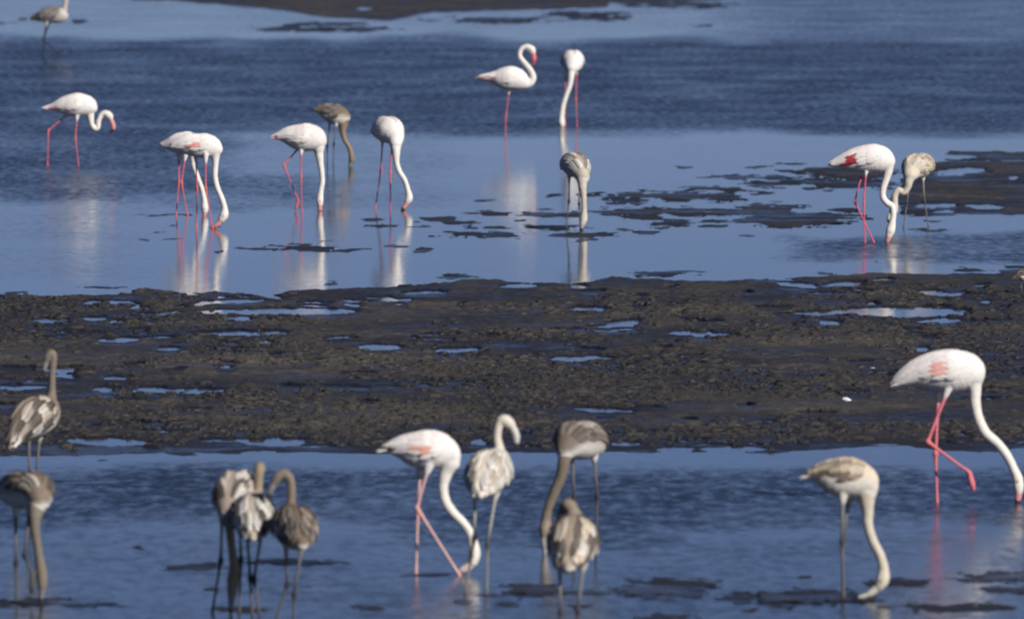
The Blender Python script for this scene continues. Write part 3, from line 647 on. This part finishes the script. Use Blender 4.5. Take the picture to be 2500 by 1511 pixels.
flamingo('white and brown mottled young flamingo seen from behind, middle of the close trio', 1503, 'mottled',
    [(618, 1312, 11, -0.32), (618, 1294, 28, -0.22), (616, 1264, 45, -0.06), (620, 1245, 43, 0.08), (627, 1224, 26, 0.2)],
    [(626, 1232, 22, 0.16), (629, 1207, 13, 0.22), (631, 1180, 11.5, 0.23), (632, 1160, 12, 0.23), (634, 1143, 14, 0.24), (633, 1141, 13.5, 0.29), (633, 1148, 10, 0.33)],
    [(0.04, [(642, 1280), (620, 1413), (634, 1503)]), (-0.04, [(602, 1285), (611, 1410), (616, 1503)])],
    [(633, 1147, 9, 0.33), (633, 1160, 8, 0.36), (633, 1174, 6, 0.36), (634, 1182, 4, 0.34)], group=JU, lat_k=1.0, accent=[(0.0, 0.12, 0, 130, (0.82, 0.79, 0.75))],
    over=dict(back=(0.46, 0.40, 0.34)))
flamingo('dark brown young flamingo with its neck arched over, rightmost of the close trio', 1514, 'brown',
    [(737, 1330, 15, -0.32), (730, 1312, 32, -0.22), (720, 1290, 51, -0.04), (715, 1278, 46, 0.1), (711, 1252, 26, 0.2)],
    [(711, 1258, 22, 0.18), (710, 1235, 13, 0.22), (712, 1198, 11, 0.22), (709, 1172, 11, 0.22), (699, 1158, 12, 0.22), (686, 1158, 13, 0.22), (676, 1168, 12, 0.22), (670, 1178, 10, 0.22)],
    [(-0.05, [(697, 1315), (702, 1424), (673, 1514)]), (0.05, [(740, 1315), (718, 1450), (717, 1514)])],
    [(671, 1175, 9, 0.22), (663, 1192, 9, 0.22), (657, 1206, 7, 0.22), (655, 1218, 4, 0.22)], group=JU, lat_k=1.0,
    over=dict(back=(0.17, 0.13, 0.10), neck=(0.22, 0.18, 0.14)), accent=[(0.3, 0.42, 70, 90, (0.6, 0.55, 0.5))])
flamingo('white flamingo with a pale pink wing patch dipping its bill beside its forward foot', 1402, 'adult',
    [(934, 1099, 5), (952, 1095, 13), (985, 1092, 29), (1025, 1098, 46), (1063, 1099, 46), (1092, 1106, 32), (1104, 1130, 20)],
    [(1098, 1128, 24), (1088, 1155, 17), (1082, 1190, 12.5), (1089, 1226, 12), (1109, 1254, 11.5), (1131, 1276, 11), (1148, 1302, 11), (1156, 1330, 13), (1158, 1352, 16), (1153, 1370, 14)],
    [(0.06, [(1027, 1135), (1020, 1250), (1016, 1402)]), (-0.05, [(1047, 1135), (1018, 1240), (1117, 1396)])],
    [(1153, 1370, 11), (1142, 1384, 11), (1129, 1391, 9), (1118, 1398, 5)], group=AD, over=dict(leg=PALEPINK, joint=(0.68, 0.36, 0.35), bill=(0.7, 0.6, 0.52), tip=(0.6, 0.5, 0.44), back=(0.83, 0.765, 0.74)), accent=[(0.3, 0.6, 64, 88, (0.80, 0.40, 0.32)), (0.0, 0.16, 62, 130, DARK)])
flamingo('cream young flamingo standing upright with hooked head, behind the dipping white adult', 1450, 'cream',
    [(1173, 1210, 9, -0.28), (1176, 1192, 25, -0.2), (1188, 1164, 48, -0.05), (1204, 1142, 46, 0.05), (1217, 1120, 27, 0.16)],
    [(1215, 1128, 22, 0.14), (1219, 1100, 14, 0.18), (1214, 1070, 10.5, 0.18), (1216, 1045, 10.5, 0.18), (1223, 1028, 12, 0.18), (1234, 1026, 15, 0.18), (1247, 1036, 12, 0.18), (1251, 1042, 9, 0.18)],
    [(0.05, [(1160, 1190), (1158, 1312), (1145, 1390)]), (-0.05, [(1213, 1188), (1190, 1327), (1188, 1450)])],
    [(1250, 1040, 9, 0.18), (1259, 1058, 9, 0.18), (1262, 1074, 8, 0.18), (1260, 1088, 4, 0.18)], group=JU, lat_k=1.0,
    over=dict(back=(0.72, 0.66, 0.58), neck=(0.68, 0.62, 0.53), head=(0.72, 0.66, 0.58), fe=[(0.76, 0.70, 0.61), (0.80, 0.76, 0.70), (0.60, 0.50, 0.40)], leg=(0.46, 0.44, 0.40), bill=(0.62, 0.6, 0.56), tip_at=0.8), accent=[(0.0, 0.14, 0, 130, (0.8, 0.74, 0.7))])
flamingo('dark brown young flamingo feeding to the left, above the preening bird', 1345, 'brown',
    [(1462, 1098, 12, 0.28), (1448, 1083, 32, 0.2), (1422, 1077, 46, 0.02), (1396, 1078, 42, -0.1), (1380, 1098, 24, -0.2)],
    [(1384, 1095, 22, -0.18), (1377, 1125, 16, -0.22), (1370, 1162, 14, -0.22), (1355, 1199, 13, -0.22), (1340, 1236, 11.5, -0.22), (1333, 1268, 13, -0.22), (1331, 1292, 15, -0.22), (1330, 1306, 12, -0.22)],
    [(-0.05, [(1396, 1100), (1402, 1213), (1400, 1345)]), (0.06, [(1450, 1103), (1458, 1210), (1454, 1345)])],
    [(1330, 1305, 11, -0.22), (1329, 1322, 9.5, -0.22), (1330, 1340, 7, -0.22), (1330, 1352, 5, -0.22)], group=JU, wing_to=0.95, wing_low=84, lat_k=1.0,
    over=dict(belly=(0.68, 0.64, 0.6), neck=(0.19, 0.155, 0.12), bill=(0.48, 0.45, 0.42), tip=(0.4, 0.38, 0.36), head=(0.34, 0.28, 0.22)), accent=[(0.0, 0.1, 50, 130, (0.8, 0.77, 0.73)), (0.5, 0.8, 0, 40, (0.45, 0.4, 0.34))])
flamingo('mottled young flamingo with its head tucked low on its back, nearest of all', 1592, 'mottled',
    [(1386, 1385, 13, -0.3), (1388, 1366, 34, -0.2), (1398, 1326, 57, -0.05), (1402, 1306, 50, 0.08), (1402, 1276, 28, 0.18)],
    [(1404, 1284, 24, 0.16), (1408, 1262, 16, 0.2), (1398, 1246, 16, 0.2), (1388, 1232, 17, 0.2), (1377, 1238, 14, 0.22), (1372, 1246, 11, 0.24)],
    [(-0.05, [(1367, 1370), (1368, 1492), (1368, 1592)]), (0.05, [(1425, 1365), (1411, 1490), (1408, 1592)])],
    [(1373, 1244, 10, 0.24), (1366, 1258, 9, 0.26), (1362, 1272, 7, 0.28), (1362, 1282, 4, 0.28)], group=JU, lat_k=1.0,
    over=dict(back=(0.36, 0.30, 0.24), neck=(0.25, 0.205, 0.16), leg=(0.26, 0.245, 0.22), fe=[(0.78, 0.74, 0.68), (0.11, 0.088, 0.075), (0.7, 0.6, 0.46), (0.18, 0.145, 0.115), (0.09, 0.072, 0.06)]), accent=[(0.2, 0.34, 40, 70, (0.82, 0.76, 0.68))])
flamingo('cream young flamingo feeding beside the long mud strip at the lower right', 1462, 'cream',
    [(1966, 1163, 4), (1984, 1160, 13), (2010, 1157, 28), (2045, 1164, 47), (2080, 1167, 47), (2110, 1172, 35), (2120, 1196, 24)],
    [(2114, 1200, 26), (2116, 1226, 19), (2119, 1252, 14), (2119, 1280, 13), (2131, 1320, 12), (2148, 1354, 12), (2157, 1386, 13), (2155, 1412, 17.5), (2147, 1430, 14)],
    [(-0.04, [(2057, 1205), (2056, 1320), (2060, 1462)]), (0.06, [(2075, 1205), (2059, 1310), (2056, 1456)])],
    [(2148, 1428, 11), (2134, 1441, 10), (2117, 1452, 8), (2098, 1457, 5)], group=JU, wing_low=92,
    over=dict(back=(0.68, 0.57, 0.44), belly=(0.72, 0.68, 0.61), bill=(0.62, 0.6, 0.52), tip=(0.6, 0.58, 0.5), chest=(0.72, 0.66, 0.58), leg=(0.26, 0.245, 0.23), fe=[(0.64, 0.52, 0.38), (0.7, 0.6, 0.47), (0.42, 0.32, 0.23)]), accent=[(0.0, 0.6, 66, 130, (0.22, 0.165, 0.12)), (0.1, 0.6, 24, 42, (0.36, 0.28, 0.21))])
flamingo('tall white flamingo with a salmon wing patch lifting one pink foot at the right edge', 1228, 'adult',
    [(2178, 943, 5), (2203, 927, 19), (2240, 911, 34), (2280, 906, 47), (2325, 906, 53), (2362, 905, 43), (2378, 922, 24)],
    [(2372, 925, 26), (2379, 952, 17), (2381, 985, 14), (2389, 1022, 13), (2406, 1056, 12.5), (2436, 1083, 12), (2459, 1113, 11.5), (2475, 1145, 11.5), (2485, 1170, 13.5), (2487, 1190, 13), (2487, 1198, 11)],
    [(0.06, [(2292, 948), (2284, 1106), (2288, 1228)]), (-0.06, [(2318, 940), (2265, 1078), (2365, 1152), (2378, 1197)])],
    [(2487, 1197, 10), (2486, 1211, 9), (2484, 1224, 7), (2483, 1232, 5)], group=AD, over=dict(leg=(0.70, 0.20, 0.24), joint=(0.72, 0.18, 0.2)), leg_r=0.012, accent=[(0.45, 0.6, 60, 94, (0.82, 0.44, 0.39))])
# ---- small wader cut by the right edge
flamingo('small brown wader with white belly standing on the mud at the right edge', 720, 'brown',
    [(2471, 681, 1.5), (2483, 675, 7), (2500, 669, 13), (2518, 669, 13), (2528, 668, 9)],
    [(2522, 668, 9), (2530, 658, 8), (2535, 653, 8.5), (2539, 655, 6)],
    [(-0.01, [(2497, 679), (2493, 699), (2496, 720)]), (0.015, [(2509, 679), (2506, 699), (2510, 720)])],
    [(2538, 655, 4), (2546, 657, 2.2), (2554, 659, 1.5)], leg_r=0.0032, voxel=0.003, over=dict(belly=(0.82, 0.8, 0.78), leg=(0.3, 0.3, 0.26), joint=(0.25, 0.25, 0.22), back=(0.33, 0.26, 0.18)), name='wader', cat='wader')

# ------------------------------------------------------------------ scraps on the mud
def scrap(name, label, nodes, gy_px):
    Y0 = float(ground(1250, gy_px)[1]); s = Y0 / FPX
    P = np.array([[*at(q[0], q[1], Y0 + q[3]), q[2] * s] for q in nodes])
    base = P[:, :3].mean(0).copy(); P[:, :3] -= base
    v, f = spheres(chain_samples(P, 0.2)[0])
    me = remesh(v, f, 0.004); me.materials.clear(); me.materials.append(M_SHELL)
    o = link(name, me); o.location = base; o['label'] = label; o['category'] = 'shell'
scrap('shell', 'small bright white curved shell lying on the dark mud left of the tall adult', [(2059, 974, 4, 0), (2067, 975, 6, 0), (2074, 980, 6.5, 0), (2077, 986, 6, 0)], 986)
scrap('shell', 'thin pale shell strip lying flat on the mud behind the bright curved shell', [(2106, 898, 1.5, 0), (2118, 900, 3, 0.05), (2130, 899, 2.5, 0), (2142, 900, 2, 0)], 901)
